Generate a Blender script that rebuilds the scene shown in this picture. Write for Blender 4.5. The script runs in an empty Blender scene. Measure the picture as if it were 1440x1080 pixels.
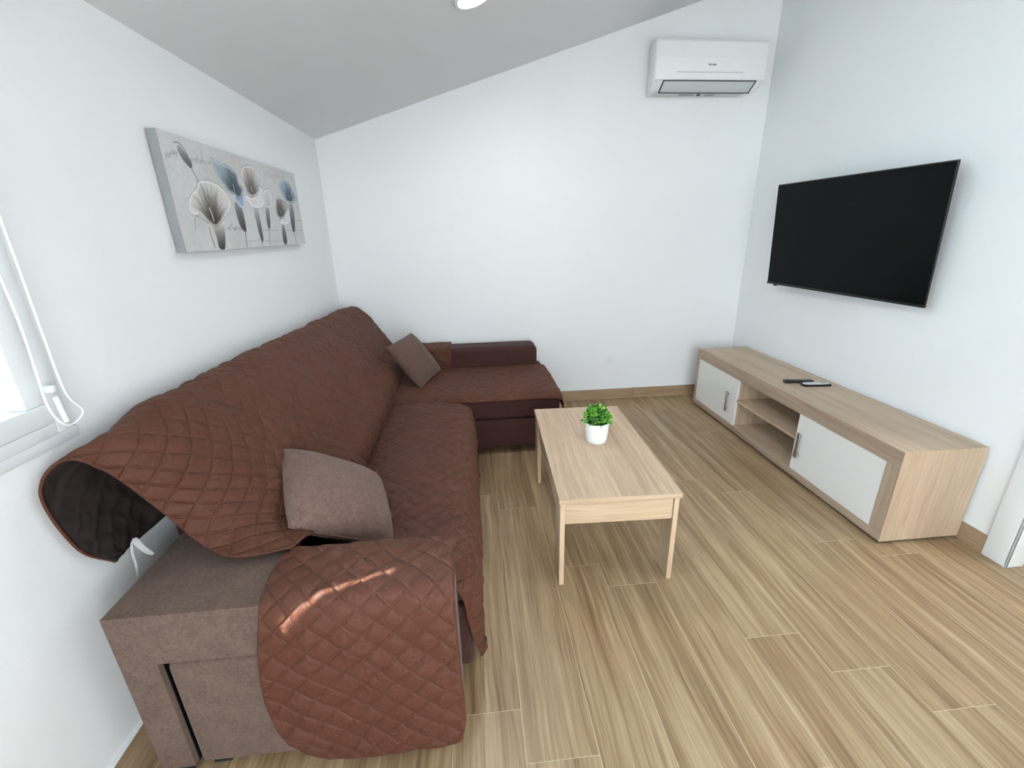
import bpy, bmesh, math, random
import numpy as np
from mathutils import Vector, Matrix
random.seed(7); rng = np.random.default_rng(7)
scn = bpy.context.scene
COL = scn.collection
W = 3.265; H0 = 2.045; SL = 0.307          # room width, low ceiling height, ceiling slope
PI = math.pi

# ------------------------------------------------------------------ helpers
def lin(c):
    return tuple([((v/255)/12.92 if v/255 <= 0.04045 else ((v/255+0.055)/1.055)**2.4) for v in c]) + (1.0,)

def link(o, parent=None):
    COL.objects.link(o)
    if parent: o.parent = parent
    return o

def empty(name, loc, label, cat, rz=0, group=None):
    o = bpy.data.objects.new(name, None); COL.objects.link(o)
    o.empty_display_size = 0.05
    o.location = loc; o.rotation_euler = (0, 0, rz)
    o['label'] = label; o['category'] = cat
    if group: o['group'] = group
    return o

def tag(o, label, cat, group=None):
    o['label'] = label; o['category'] = cat
    if group: o['group'] = group
    return o

def struct(o):
    o['kind'] = 'structure'; return o

def finish(bm, name, mats, parent=None, smooth=False, local=True):
    """link bm as one object; coordinates are local to the parent"""
    me = bpy.data.meshes.new(name); bm.to_mesh(me); bm.free()
    o = bpy.data.objects.new(name, me)
    for m in (mats if isinstance(mats, (list, tuple)) else [mats]): me.materials.append(m)
    if smooth:
        for p in me.polygons: p.use_smooth = True
    return link(o, parent)

def auto_smooth(o, ang=35):
    me = o.data
    for p in me.polygons: p.use_smooth = True
    bm = bmesh.new(); bm.from_mesh(me)
    for e in bm.edges:
        if len(e.link_faces) == 2 and e.calc_face_angle(0) > math.radians(ang): e.smooth = False
    bm.to_mesh(me); bm.free()
    return o

def add_box(bm, lo, hi, bev=0.0, seg=2, grain=None, mi=0, M=None):
    """axis box; UV in metres with V along the grain axis"""
    lo = Vector(lo); hi = Vector(hi)
    tmp = bmesh.new()
    bmesh.ops.create_cube(tmp, size=1)
    for v in tmp.verts:
        v.co = Vector([lo[i] + (v.co[i]+0.5)*(hi[i]-lo[i]) for i in range(3)])
    if bev > 0:
        bmesh.ops.bevel(tmp, geom=list(tmp.edges), offset=bev, segments=seg, profile=0.5, affect='EDGES')
    if grain is None:
        d = hi-lo; grain = max(range(3), key=lambda i: d[i])
    d_ = hi-lo; uvl = tmp.loops.layers.uv.new('UVMap')
    ox, oy = random.random()*20, random.random()*20
    for f in tmp.faces:
        f.material_index = mi
        n = f.normal; ax = max(range(3), key=lambda i: abs(n[i]))
        rest = [i for i in range(3) if i != ax]
        if grain in rest: vg = grain; ug = [i for i in rest if i != grain][0]
        else: ug, vg = sorted(rest, key=lambda i: d_[i])
        for l in f.loops:
            l[uvl].uv = (l.vert.co[ug]+ox+ax*3.1, l.vert.co[vg]+oy)
    if M is not None: bmesh.ops.transform(tmp, matrix=M, verts=tmp.verts)
    me = bpy.data.meshes.new('t'); tmp.to_mesh(me); tmp.free()
    bm.from_mesh(me); bpy.data.meshes.remove(me)

def box(name, lo, hi, mat, parent=None, bev=0.0, seg=2, grain=None, M=None):
    bm = bmesh.new(); add_box(bm, lo, hi, bev, seg, grain, M=M)
    o = finish(bm, name, mat, parent)
    if bev > 0: auto_smooth(o, 50 if seg > 1 else 30)
    return o

def tube(name, pts, r, mat, parent=None, res=4, cyclic=False):
    cu = bpy.data.curves.new(name, 'CURVE'); cu.dimensions = '3D'
    cu.bevel_depth = r; cu.bevel_resolution = 3; cu.resolution_u = res
    sp = cu.splines.new('NURBS'); sp.points.add(len(pts)-1)
    for i, p in enumerate(pts): sp.points[i].co = (*p, 1)
    sp.use_endpoint_u = True; sp.order_u = 3; sp.use_cyclic_u = cyclic
    cu.use_fill_caps = True
    t = bpy.data.objects.new(name, cu); COL.objects.link(t)
    dg = bpy.context.evaluated_depsgraph_get()
    me = bpy.data.meshes.new_from_object(t.evaluated_get(dg))
    bpy.data.objects.remove(t); bpy.data.curves.remove(cu)
    me.materials.clear(); me.materials.append(mat); me.name = name
    for p in me.polygons: p.use_smooth = True
    return link(bpy.data.objects.new(name, me), parent)

def lathe(bm, prof, n=48, c=(0, 0), z0=0):
    rings = []
    for r, z in prof:
        if r < 1e-6: rings.append([bm.verts.new((c[0], c[1], z+z0))])
        else: rings.append([bm.verts.new((c[0]+r*math.cos(2*PI*k/n), c[1]+r*math.sin(2*PI*k/n), z+z0)) for k in range(n)])
    for a, b in zip(rings, rings[1:]):
        for k in range(n):
            k2 = (k+1) % n
            if len(a) == 1: bm.faces.new((a[0], b[k2], b[k])) if len(b) > 1 else None
            elif len(b) == 1: bm.faces.new((a[k], a[k2], b[0]))
            else: bm.faces.new((a[k], a[k2], b[k2], b[k]))

# ------------------------------------------------------------------ node helpers
def newmat(name):
    m = bpy.data.materials.new(name); m.use_nodes = True
    nt = m.node_tree; b = nt.nodes['Principled BSDF']
    return m, nt, b

def N(nt, t, **kw):
    n = nt.nodes.new(t)
    for k, v in kw.items():
        if k in n.inputs.keys(): n.inputs[k].default_value = v
        else: setattr(n, k, v)
    return n

def L(nt, a, b): nt.links.new(a, b)

def ramp(nt, fac, stops):
    r = N(nt, 'ShaderNodeValToRGB'); e = r.color_ramp.elements
    while len(e) > 1: e.remove(e[-1])
    e[0].position = stops[0][0]; e[0].color = stops[0][1]
    for p, c in stops[1:]:
        x = e.new(p); x.color = c
    L(nt, fac, r.inputs['Fac']); return r.outputs['Color']

def mapping(nt, vec, scale):
    m = N(nt, 'ShaderNodeMapping'); m.inputs['Scale'].default_value = scale
    L(nt, vec, m.inputs['Vector']); return m.outputs['Vector']

def noise(nt, vec, scale, detail=3, rough=0.5, dist=0.0, out='Fac'):
    n = N(nt, 'ShaderNodeTexNoise'); n.inputs['Scale'].default_value = scale
    n.inputs['Detail'].default_value = detail; n.inputs['Roughness'].default_value = rough
    n.inputs['Distortion'].default_value = dist
    L(nt, vec, n.inputs['Vector']); return n.outputs[out]

def mix(nt, f, a, b, mode='MIX'):
    m = N(nt, 'ShaderNodeMix', data_type='RGBA', blend_type=mode)
    for i, s in ((0, f), (6, a), (7, b)):
        if isinstance(s, (int, float, tuple)): m.inputs[i].default_value = s
        else: L(nt, s, m.inputs[i])
    return m.outputs[2]

def math_(nt, op, a, b=0.0):
    m = N(nt, 'ShaderNodeMath', operation=op)
    for i, s in ((0, a), (1, b)):
        if isinstance(s, (int, float)): m.inputs[i].default_value = s
        else: L(nt, s, m.inputs[i])
    return m.outputs[0]

def bump(nt, b, h, strength, dist):
    n = N(nt, 'ShaderNodeBump'); n.inputs['Strength'].default_value = strength
    n.inputs['Distance'].default_value = dist
    L(nt, h, n.inputs['Height']); L(nt, n.outputs['Normal'], b.inputs['Normal'])

def plain(name, rgb, rough=0.5, metal=0.0, bump_s=0.0, scale=200):
    m, nt, b = newmat(name)
    tc = N(nt, 'ShaderNodeTexCoord')
    f = noise(nt, tc.outputs['Object'], scale, 2)
    c = lin(rgb); c2 = tuple(x*0.94 for x in c[:3])+(1,)
    L(nt, mix(nt, f, c, c2), b.inputs['Base Color'])
    b.inputs['Roughness'].default_value = rough; b.inputs['Metallic'].default_value = metal
    if bump_s: bump(nt, b, f, bump_s, 0.001)
    return m

def plaster(name, rgb, amt=0.25):
    m, nt, b = newmat(name)
    g = N(nt, 'ShaderNodeNewGeometry')
    f = noise(nt, g.outputs['Position'], 260, 3, 0.6)
    f2 = noise(nt, g.outputs['Position'], 2.5, 2)
    c = lin(rgb)
    L(nt, mix(nt, f2, c, tuple(x*0.965 for x in c[:3])+(1,)), b.inputs['Base Color'])
    b.inputs['Roughness'].default_value = 0.85
    bump(nt, b, f, amt, 0.0012)
    return m

def wood(name, stops, rough=0.45, fine=70, med=9, per_plank=False, contrast=1.0, bstr=0.15):
    m, nt, b = newmat(name)
    uv = N(nt, 'ShaderNodeUVMap'); uv.uv_map = 'UVMap'; v = uv.outputs['UV']
    # slow wobble of the grain
    wob = N(nt, 'ShaderNodeTexNoise'); wob.inputs['Scale'].default_value = 1.6; wob.inputs['Detail'].default_value = 2
    L(nt, mapping(nt, v, (1.5, 1.0, 1)), wob.inputs['Vector'])
    add = N(nt, 'ShaderNodeVectorMath', operation='MULTIPLY_ADD')
    L(nt, wob.outputs['Color'], add.inputs[0]); add.inputs[1].default_value = (0.055, 0.0, 0); L(nt, v, add.inputs[2])
    v2 = add.outputs[0]
    a = noise(nt, mapping(nt, v2, (med, 0.55, 1)), 1.0, 4, 0.6, 0.4)
    f = noise(nt, mapping(nt, v2, (fine, 2.2, 1)), 1.0, 5, 0.65, 0.2)
    g = noise(nt, mapping(nt, v2, (med*3.2, 1.2, 1)), 1.0, 3, 0.6, 0.6)
    s = math_(nt, 'ADD', math_(nt, 'MULTIPLY', a, 0.42), math_(nt, 'MULTIPLY', f, 0.33))
    s = math_(nt, 'ADD', s, math_(nt, 'MULTIPLY', g, 0.25))
    s = math_(nt, 'ADD', math_(nt, 'MULTIPLY', math_(nt, 'SUBTRACT', s, 0.5), 2.6*contrast), 0.5)
    col = ramp(nt, s, stops)
    if per_plank:
        at = N(nt, 'ShaderNodeAttribute', attribute_name='tone')
        hs = N(nt, 'ShaderNodeHueSaturation')
        L(nt, col, hs.inputs['Color']); L(nt, at.outputs['Fac'], hs.inputs['Value'])
        col = hs.outputs['Color']
    # thin dark pores
    p = noise(nt, mapping(nt, v2, (220, 5, 1)), 1.0, 2, 0.5)
    pm = ramp(nt, p, [(0.30, (0.80, 0.78, 0.75, 1)), (0.45, (1, 1, 1, 1))])
    col = mix(nt, 1.0, col, pm, 'MULTIPLY')
    L(nt, col, b.inputs['Base Color'])
    b.inputs['Roughness'].default_value = rough
    b.inputs['Specular IOR Level'].default_value = 0.4
    bump(nt, b, f, bstr, 0.0008)
    return m

def fabric(name, rgb, rgb2, rough=0.9, scale=260, sheen=0.12, bstr=0.5, mott=18):
    m, nt, b = newmat(name)
    tc = N(nt, 'ShaderNodeTexCoord'); o = tc.outputs['Object']
    f = noise(nt, o, scale, 3, 0.7); g = noise(nt, o, mott, 4, 0.65)
    h = noise(nt, o, scale*0.35, 3, 0.7)
    s = math_(nt, 'ADD', math_(nt, 'MULTIPLY', f, 0.4), math_(nt, 'ADD', math_(nt, 'MULTIPLY', h, 0.35), math_(nt, 'MULTIPLY', g, 0.25)))
    L(nt, ramp(nt, s, [(0.36, lin(rgb2)), (0.62, lin(rgb))]), b.inputs['Base Color'])
    b.inputs['Roughness'].default_value = rough
    b.inputs['Sheen Weight'].default_value = sheen; b.inputs['Sheen Roughness'].default_value = 0.5
    bump(nt, b, f, bstr, 0.0015)
    return m

CELL = 0.056
def quilt(name, rgb, rgb2, wr=0.5):
    """smooth microfibre: slight gloss, fine crumples drawn together at the stitching"""
    m, nt, b = newmat(name)
    uv = N(nt, 'ShaderNodeUVMap'); uv.uv_map = 'UVMap'; v = uv.outputs['UV']
    g = noise(nt, v, 5, 3, 0.6)
    L(nt, mix(nt, g, lin(rgb), lin(rgb2)), b.inputs['Base Color'])
    b.inputs['Roughness'].default_value = 0.62
    b.inputs['Specular IOR Level'].default_value = 0.22
    b.inputs['Sheen Weight'].default_value = 0.06; b.inputs['Sheen Roughness'].default_value = 0.4
    b.inputs['Sheen Tint'].default_value = lin((230, 190, 170))
    w = noise(nt, mapping(nt, v, (1, 1, 1)), 26, 3, 0.6, 0.8)
    w2 = noise(nt, v, 900, 2, 0.5)
    sp_ = N(nt, 'ShaderNodeSeparateXYZ'); L(nt, v, sp_.inputs[0])
    seams = []
    for op in ('ADD', 'SUBTRACT'):
        q = math_(nt, 'MULTIPLY', math_(nt, op, sp_.outputs[0], sp_.outputs[1]), 1/math.sqrt(2)/CELL)
        fr = math_(nt, 'ABSOLUTE', math_(nt, 'SUBTRACT', math_(nt, 'FRACT', q), 0.5))     # 0.5 on the seam
        seams.append(math_(nt, 'MULTIPLY', math_(nt, 'SUBTRACT', 0.5, fr), CELL))            # metres from the seam
    d = math_(nt, 'MINIMUM', seams[0], seams[1])
    groove = N(nt, 'ShaderNodeMapRange'); groove.interpolation_type = 'SMOOTHSTEP'
    groove.inputs['From Min'].default_value = 0.0; groove.inputs['From Max'].default_value = 0.0065
    L(nt, d, groove.inputs['Value'])
    h = math_(nt, 'ADD', math_(nt, 'MULTIPLY', w, 1.5), math_(nt, 'MULTIPLY', w2, 0.05))
    h = math_(nt, 'ADD', h, math_(nt, 'MULTIPLY', groove.outputs[0], 0.6))
    bump(nt, b, h, wr, 0.005)
    return m

# ------------------------------------------------------------------ materials
M_wall = plaster('white_plaster', (243, 245, 245))
M_ceil = plaster('ceiling_plaster', (226, 228, 230), 0.15)
M_trimw = plain('white_paint', (240, 243, 244), 0.35)
M_pvc = plain('white_pvc', (242, 246, 247), 0.3)
oak_floor = [(0.0, lin((100, 77, 54))), (0.22, lin((128, 102, 74))), (0.45, lin((155, 129, 97))), (0.68, lin((178, 154, 121))), (1.0, lin((205, 184, 151)))]
M_floor = wood('oak_look_tile', oak_floor, 0.38, 75, 15, True, 1.0, 0.25)
M_base = wood('oak_look_skirting', [(0.0, lin((128, 104, 80))), (0.5, lin((168, 142, 114))), (1, lin((194, 170, 142)))], 0.45, 60, 9, False, 0.8)
M_grout = plain('grout', (206, 190, 162), 0.9)
son_t = [(0.0, lin((146, 122, 99))), (0.3, lin((178, 153, 127))), (0.55, lin((197, 174, 148))), (1.0, lin((214, 194, 170)))]
son_l = [(0.0, lin((166, 138, 110))), (0.35, lin((194, 167, 137))), (0.6, lin((208, 183, 153))), (1.0, lin((222, 199, 171)))]
son_f = [(0.0, lin((132, 110, 93))), (0.35, lin((160, 138, 119))), (0.6, lin((178, 157, 137))), (1.0, lin((196, 176, 156)))]
M_son = wood('sonoma_oak', son_t, 0.42, 80, 11, False, 0.75)
M_sont = wood('table_top_oak', [(0.0, lin((146, 120, 99))), (0.3, lin((184, 156, 129))), (0.55, lin((203, 176, 148))), (1.0, lin((220, 197, 171)))], 0.4, 80, 12, False, 1.0)
M_sonl = wood('light_sonoma_oak', son_l, 0.42, 80, 11, False, 0.75)
M_sonf = wood('sonoma_oak_front', son_f, 0.45, 90, 12, False, 0.8)
M_door = plain('white_lacquer', (236, 234, 230), 0.3)
M_steel = plain('brushed_steel', (190, 190, 190), 0.3, 1.0)
M_taupe = fabric('taupe_chenille', (118, 96, 84), (78, 60, 51))
M_taupe2 = fabric('taupe_pillow', (132, 105, 93), (92, 70, 61), mott=30)
M_brownp = fabric('brown_pillow', (104, 78, 65), (74, 52, 43), mott=30)
M_choc = fabric('chocolate_chenille', (72, 37, 30), (50, 25, 20), sheen=.05)
M_quilt = quilt('brown_quilt', (94, 57, 43), (85, 50, 37), 0.9)
M_quiltin = plain('quilt_lining', (38, 27, 26), 0.8)
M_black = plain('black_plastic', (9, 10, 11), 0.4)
M_dkfoot = plain('black_foot', (30, 38, 38), 0.4)
M_screen, nt, b = newmat('screen_glass')
tcs = N(nt, 'ShaderNodeTexCoord'); ns = noise(nt, tcs.outputs['Object'], 3, 1)
L(nt, mix(nt, ns, lin((5, 12, 10)), lin((7, 13, 11))), b.inputs['Base Color'])
b.inputs['Roughness'].default_value = 0.25; b.inputs['Specular IOR Level'].default_value = 0.10
M_acw = plain('ac_white', (240, 242, 241), 0.35)
M_acg = plain('ac_grey', (206, 211, 210), 0.45); M_acm = plain('ac_mid_grey', (150, 155, 155), 0.45)
M_acd = plain('ac_dark', (70, 74, 76), 0.5)
M_pot = plain('white_ceramic', (246, 246, 246), 0.25)
M_soil = plain('dark_soil', (52, 44, 34), 0.95)
M_leafs = []
for i, c in enumerate([(58, 130, 36), (96, 176, 48), (146, 204, 70), (34, 88, 30)]):
    M_leafs.append(plain('leaf_green_%s' % 'abcd'[i], c, 0.45))
M_white_cord = plain('white_cord', (248, 250, 250), 0.4)
M_tie = plain('grey_ribbon', (196, 194, 192), 0.7)

# ------------------------------------------------------------------ room shell
def quadwall(name, poly, n, th, mat):
    """polygon extruded by th along n"""
    bm = bmesh.new()
    a = [bm.verts.new(p) for p in poly]
    b_ = [bm.verts.new(Vector(p)+Vector(n)*th) for p in poly]
    bm.faces.new(a); bm.faces.new(b_[::-1])
    for i in range(len(poly)):
        j = (i+1) % len(poly); bm.faces.new((a[j], a[i], b_[i], b_[j]))
    bmesh.ops.recalc_face_normals(bm, faces=bm.faces)
    return struct(finish(bm, name, mat))

YR = -4.9            # rear wall (behind the camera)
zc = lambda x: H0+SL*x
HX = 4.6             # far side of the hallway beyond the doorway
quadwall('wall_back', [(-0.2, 0, -0.02), (W+0.14, 0, -0.02), (W+0.14, 0, zc(W+0.14)+.02), (-0.2, 0, zc(-0.2)+.02)], (0, 1, 0), 0.15, M_wall)
# left wall with window hole  y -2.49..-3.75  z 1.02..1.90
wy0, wy1, wz0, wz1 = -2.47, -3.75, 1.01, 1.86
bm = bmesh.new()
add_box(bm, (-0.22, wy0, -0.02), (0, 0.0, H0))
add_box(bm, (-0.22, wy1, -0.02), (0, wy0, wz0))
add_box(bm, (-0.22, wy1, wz1), (0, wy0, H0))
add_box(bm, (-0.22, YR, -0.02), (0, wy1, H0))
bmesh.ops.remove_doubles(bm, verts=bm.verts, dist=1e-5)
struct(finish(bm, 'wall_left', M_wall))
# right wall up to the doorway, the part above it and the part after it
DY = -2.205; DY2 = -3.05; DZ = 2.08
bm = bmesh.new()
add_box(bm, (W, DY, -0.02), (W+0.065, 0, zc(W)))
add_box(bm, (W, DY2, DZ), (W+0.065, DY, zc(W)))
add_box(bm, (W, YR, -0.02), (W+0.065, DY2, zc(W)))
struct(finish(bm, 'wall_right', M_wall))
# rear wall with a wide glazed door opening
gx0, gx1, gz = 0.55, 2.75, 2.12
bm = bmesh.new()
add_box(bm, (0, YR-0.15, -0.02), (gx0, YR, zc(gx0)))
add_box(bm, (gx1, YR-0.15, -0.02), (W+0.12, YR, zc(gx1)))
add_box(bm, (gx0, YR-0.15, gz), (gx1, YR, zc(gx0)))
struct(finish(bm, 'wall_rear', M_wall))
quadwall('wall_rear_gable', [(0, YR, zc(0)-.01), (W+0.12, YR, zc(0)-.01), (W+0.12, YR, zc(W+.12)+.02)], (0, -1, 0), 0.15, M_wall)
quadwall('ceiling', [(-0.2, 0.15, zc(-.2)), (W+0.14, 0.15, zc(W+.14)), (W+0.14, YR-0.15, zc(W+.14)), (-0.2, YR-0.15, zc(-.2))], (0, 0, 1), 0.1, M_ceil)
# hallway beyond the doorway
struct(box('wall_hall', (HX, YR, -0.02), (HX+0.1, -1.4, 2.6), M_wall))
struct(box('wall_hall_end', (W+0.065, -1.5, -0.02), (HX, -1.4, 2.6), M_wall))
struct(box('ceiling_hall', (W+0.065, YR, 2.6), (HX+0.1, -1.4, 2.7), M_ceil))
struct(box('wall_hall_rear', (W+0.12, YR-.1, -0.02), (HX+.1, YR, 2.6), M_wall))
struct(box('sun_block_slab', (-3, YR-3.2, 2.5), (5, YR-.152, 2.6), M_wall))  # unseen slab added outside to keep the sun off the rear door
struct(box('porch_floor', (-3, YR-3.2, -.1), (5, YR-.152, -.02), M_grout))
# rear glazed door: frame + two panes
bm = bmesh.new()
for x in (gx0, (gx0+gx1)/2-0.045, gx1-0.07): add_box(bm, (x, YR-0.10, 0), (x+(0.09 if abs(x-(gx0+gx1)/2) < .1 else 0.07), YR-0.04, gz), 0.004)
add_box(bm, (gx0, YR-0.10, gz-0.07), (gx1, YR-0.04, gz), 0.004)
add_box(bm, (gx0, YR-0.10, 0), (gx1, YR-0.04, 0.07), 0.004)
struct(finish(bm, 'door_1', M_pvc))

# floor: base slab (grout colour) + individually toned planks in ONE mesh
PWID = 0.21; PLEN = 1.205; X0 = 0.06
joint = {5: -2.728, 4: -2.577, 7: -2.118, 9: -2.415, 10: -2.57, 11: -2.722, 12: -1.965, 13: -2.085, 6: -1.985, 8: -1.62, 3: -2.2}
bm = bmesh.new()
uvl = bm.loops.layers.uv.new('UVMap'); tl = bm.verts.layers.float.new('tone')
k = -1
while X0+k*PWID < HX:
    xa = max(X0+k*PWID, -0.1); xb = min(X0+(k+1)*PWID, HX)
    j0 = joint.get(k, -random.random()*1.2)
    j0 += PLEN*math.ceil((0.0-j0)/PLEN)
    y = j0
    while y > YR-0.1:
        ya = min(y, 0.0 if xb < W+.2 else -1.4); yb = max(y-PLEN, YR-0.1); y -= PLEN
        if ya-yb < 0.01: continue
        g = 0.0009
        t = 0.93+random.random()*0.13
        if random.random() < 0.18: t -= 0.07
        vs = []
        for (px, py) in ((xa+g, yb+g), (xb-g, yb+g), (xb-g, ya-g), (xa+g, ya-g)):
            v_ = bm.verts.new((px, py, 0)); v_[tl] = t; vs.append(v_)
        f = bm.faces.new(vs); ox, oy = random.random()*30, random.random()*30
        for l in f.loops: l[uvl].uv = (l.vert.co.x+ox, l.vert.co.y+oy)
    k += 1
for vs in [((-0.1, YR-.1, -.0008), (HX, YR-.1, -.0008), (HX, 0.0, -.0008), (-.1, 0.0, -.0008))]:
    f = bm.faces.new([bm.verts.new(p) for p in vs]); f.material_index = 1
struct(finish(bm, 'floor', [M_floor, M_grout]))

# skirting boards (tile), pieces with fine joints in one mesh each
def skirting(name, a, b_, axis, side, h=0.095, th=0.011):
    bm = bmesh.new(); p = a
    while p > b_+1e-4 if a > b_ else p < b_-1e-4:
        q = max(p-1.2, b_) if a > b_ else min(p+1.2, b_)
        s, e = sorted((p, q))
        if axis == 'y':
            lo, hi = (min(side, side+th*(1 if side < 1 else -1)), s+.001, 0), (max(side, side+th*(1 if side < 1 else -1)), e-.001, h)
        else:
            lo, hi = (s+.001, side-th, 0), (e-.001, side, h)
        add_box(bm, lo, hi, 0.0015, 1, grain=(1 if axis == 'y' else 0))
        add_box(bm, (lo[0], lo[1], h) if True else 0, (hi[0], hi[1], h+0.004), 0.001, 1, mi=1)
        p = q
    return struct(finish(bm, name, [M_base, M_trimw]))
skirting('baseboard_left', -0.012, YR, 'y', 0.0)
skirting('baseboard_back', 0.0, W, 'x', 0.0)
skirting('baseboard_right', -0.012, DY+0.085, 'y', W)
bm = bmesh.new(); add_box(bm, (HX-.011, YR, 0), (HX, -1.5, .095), .0015, 1, grain=1); add_box(bm, (W+.065, -1.511, 0), (HX-.011, -1.5, .095), .0015, 1, grain=0)
struct(finish(bm, 'baseboard_hall', M_base))

# doorway casing at the end of the right wall
bm = bmesh.new()
add_box(bm, (W-0.014, DY-0.012, 0), (W, DY+0.085, DZ+0.07), 0.005, 3)
add_box(bm, (W-0.014, DY-0.012, 0), (W+0.075, DY, DZ+0.0), 0.005, 3)
add_box(bm, (W-0.014, DY2, DZ), (W, DY-0.0, DZ+0.07), 0.005, 3)
add_box(bm, (W-0.014, DY2-0.085, 0), (W, DY2+.012, DZ+0.07), 0.005, 3)
auto_smooth(struct(finish(bm, 'trim_1', M_trimw)), 40)

# ---- window in the left wall
wn = bmesh.new()
add_box(wn, (-0.06, wy0-0.055, wz0+.0502), (0.0078, wy0-.0002, wz1-.0552), 0.003)
add_box(wn, (-0.06, wy1+.0002, wz0+.0502), (0.0078, wy1+0.055, wz1-.0552), 0.003)
add_box(wn, (-0.06, wy1+.0002, wz1-0.055), (0.0078, wy0-.0002, wz1-.0002), 0.003)
add_box(wn, (-0.06, wy1+.0002, wz0+.0002), (0.0078, wy0-.0002, wz0+0.05), 0.003)
add_box(wn, (-0.055, (wy0+wy1)/2-0.04, wz0+.0502), (0.0, (wy0+wy1)/2+0.04, wz1-.0552), 0.003)
# casing: flat moulding around, standing a little proud of the plaster
add_box(wn, (0.0002, wy0+.0002, wz0-0.0298), (0.006, wy0+0.04, wz1+0.04), 0.002)
add_box(wn, (0.0002, wy1-.04, wz0-0.0298), (0.006, wy0, wz0), 0.002)
add_box(wn, (0.0002, wy1-.04, wz1), (0.006, wy0, wz1+.04), 0.002)
add_box(wn, (0.0, wy1-.04, wz0-0.058), (0.004, wy0+0.052, wz0-0.03), 0.0015)
window = auto_smooth(struct(finish(wn, 'window_1', M_pvc)), 40)
mg, nt, b = newmat('clear_glass')
nt.nodes.remove(b); tr_ = N(nt, 'ShaderNodeBsdfTransparent'); tr_.inputs['Color'].default_value = (.94, .98, .99, 1)
gl_ = N(nt, 'ShaderNodeBsdfGlossy'); gl_.inputs['Roughness'].default_value = .03
fr_ = N(nt, 'ShaderNodeFresnel'); fr_.inputs['IOR'].default_value = 1.3; mxg = N(nt, 'ShaderNodeMixShader')
L(nt, fr_.outputs[0], mxg.inputs[0]); L(nt, tr_.outputs[0], mxg.inputs[1]); L(nt, gl_.outputs[0], mxg.inputs[2]); L(nt, mxg.outputs[0], nt.nodes['Material Output'].inputs['Surface'])
bm = bmesh.new()
for i in range(2):
    ya = wy0-0.05 if i == 0 else (wy0+wy1)/2-0.035
    yb = (wy0+wy1)/2+0.035 if i == 0 else wy1+0.05
    add_box(bm, (-0.034, yb, wz0+0.045), (-0.030, ya, wz1-0.05))
pane = finish(bm, 'window_pane', mg, window)
# added translucent sheets behind the glass: diffuse daylight, slit shapes the sun stripe
ms, nt, b = newmat('sun_slit_sheet')
out = nt.nodes['Material Output']
dif = N(nt, 'ShaderNodeBsdfDiffuse'); dif.inputs['Color'].default_value = (.85, .9, .93, 1)
trn = N(nt, 'ShaderNodeBsdfTranslucent'); trn.inputs['Color'].default_value = (.78, .86, .92, 1)
tcw = N(nt, 'ShaderNodeTexCoord'); nw = noise(nt, tcw.outputs['Object'], 300, 2)
bm_ = N(nt, 'ShaderNodeBump'); bm_.inputs['Strength'].default_value = 0.1; L(nt, nw, bm_.inputs['Height']); L(nt, bm_.outputs['Normal'], dif.inputs['Normal'])
mx = N(nt, 'ShaderNodeMixShader'); mx.inputs[0].default_value = 0.5
L(nt, dif.outputs[0], mx.inputs[1]); L(nt, trn.outputs[0], mx.inputs[2]); L(nt, mx.outputs[0], out.inputs['Surface'])
SG = -2.921
bm = bmesh.new()
add_box(bm, (-0.092, SG+0.0055, wz0), (-0.090, wy0, wz1))
add_box(bm, (-0.092, wy1, wz0), (-0.090, SG-0.0055, wz1))
add_box(bm, (-0.092, SG-0.007, 1.505), (-0.090, SG+0.007, wz1))
finish(bm, 'sun_slit_panel', ms, window)

# ------------------------------------------------------------------ blind cord
bc = empty('blind_cord', (0.028, -2.46, 1.0), 'white looped blind pull cord hanging beside the window on the left wall', 'blind cord')
P = [(0, .022, .90), (0, .020, .447), (0, .016, .219), (0, .014, .075), (0, .030, .042), (0, .048, .020), (0, .038, .003), (0, .012, -.006), (0, -.010, -.002), (0, -.026, .020), (0, -.038, .058), (0, -.033, .13), (0, -.024, .259), (0, -.030, .359), (0, -.036, .90)]
tube('cord_loop', P, 0.0028, M_white_cord, bc, 8)
bm = bmesh.new(); lathe(bm, [(0, 0), (.0055, 0), (.0055, .066), (0, .066)], 16); o = finish(bm, 'cord_weight', M_white_cord, bc, True); o.location = (0, -.006, .008); o.rotation_euler = (math.radians(4), 0, 0); auto_smooth(o, 50)
box('tensioner_bracket', (-.0278, -.016, .085), (.003, -.002, .102), M_pvc, bc, .002)
# small blind header far up that the cord hangs from
rb = empty('roller_blind', (0.03, (wy0+wy1)/2, 1.90), 'white roller blind rolled up above the window on the left wall', 'blind')
o = box('blind_cassette', (-.022, -.68, -.04), (.05, .68, .05), M_pvc, rb, .012, 3)

# ------------------------------------------------------------------ picture
pic = empty('canvas_picture', (0.0, -1.235, 1.567), 'wide grey canvas painting of calla lilies hanging on the left wall', 'picture')
PW, PH, PD = 1.20, 0.385, 0.036
nu, nv = 560, 180
U, V = np.meshgrid(np.linspace(0, 1, nu), np.linspace(0, 1, nv))
X = U*PW; Y = V*PH
img = np.zeros((nv, nu, 3))
nz = rng.normal(size=(24, 60))
def smooth_noise(a, b_, seed):
    r = np.random.default_rng(seed).normal(size=(b_+2, a+2))
    xi = U*a; yi = V*b_; x0 = np.floor(xi).astype(int); y0 = np.floor(yi).astype(int); fx = xi-x0; fy = yi-y0
    fx = fx*fx*(3-2*fx); fy = fy*fy*(3-2*fy)
    return (r[y0, x0]*(1-fx)*(1-fy)+r[y0, x0+1]*fx*(1-fy)+r[y0+1, x0]*(1-fx)*fy+r[y0+1, x0+1]*fx*fy)
n1 = smooth_noise(9, 3, 1); n2 = smooth_noise(60, 20, 2); n3 = smooth_noise(200, 70, 3)
bg = np.array([204, 203, 203.])
img[:] = bg
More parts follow.
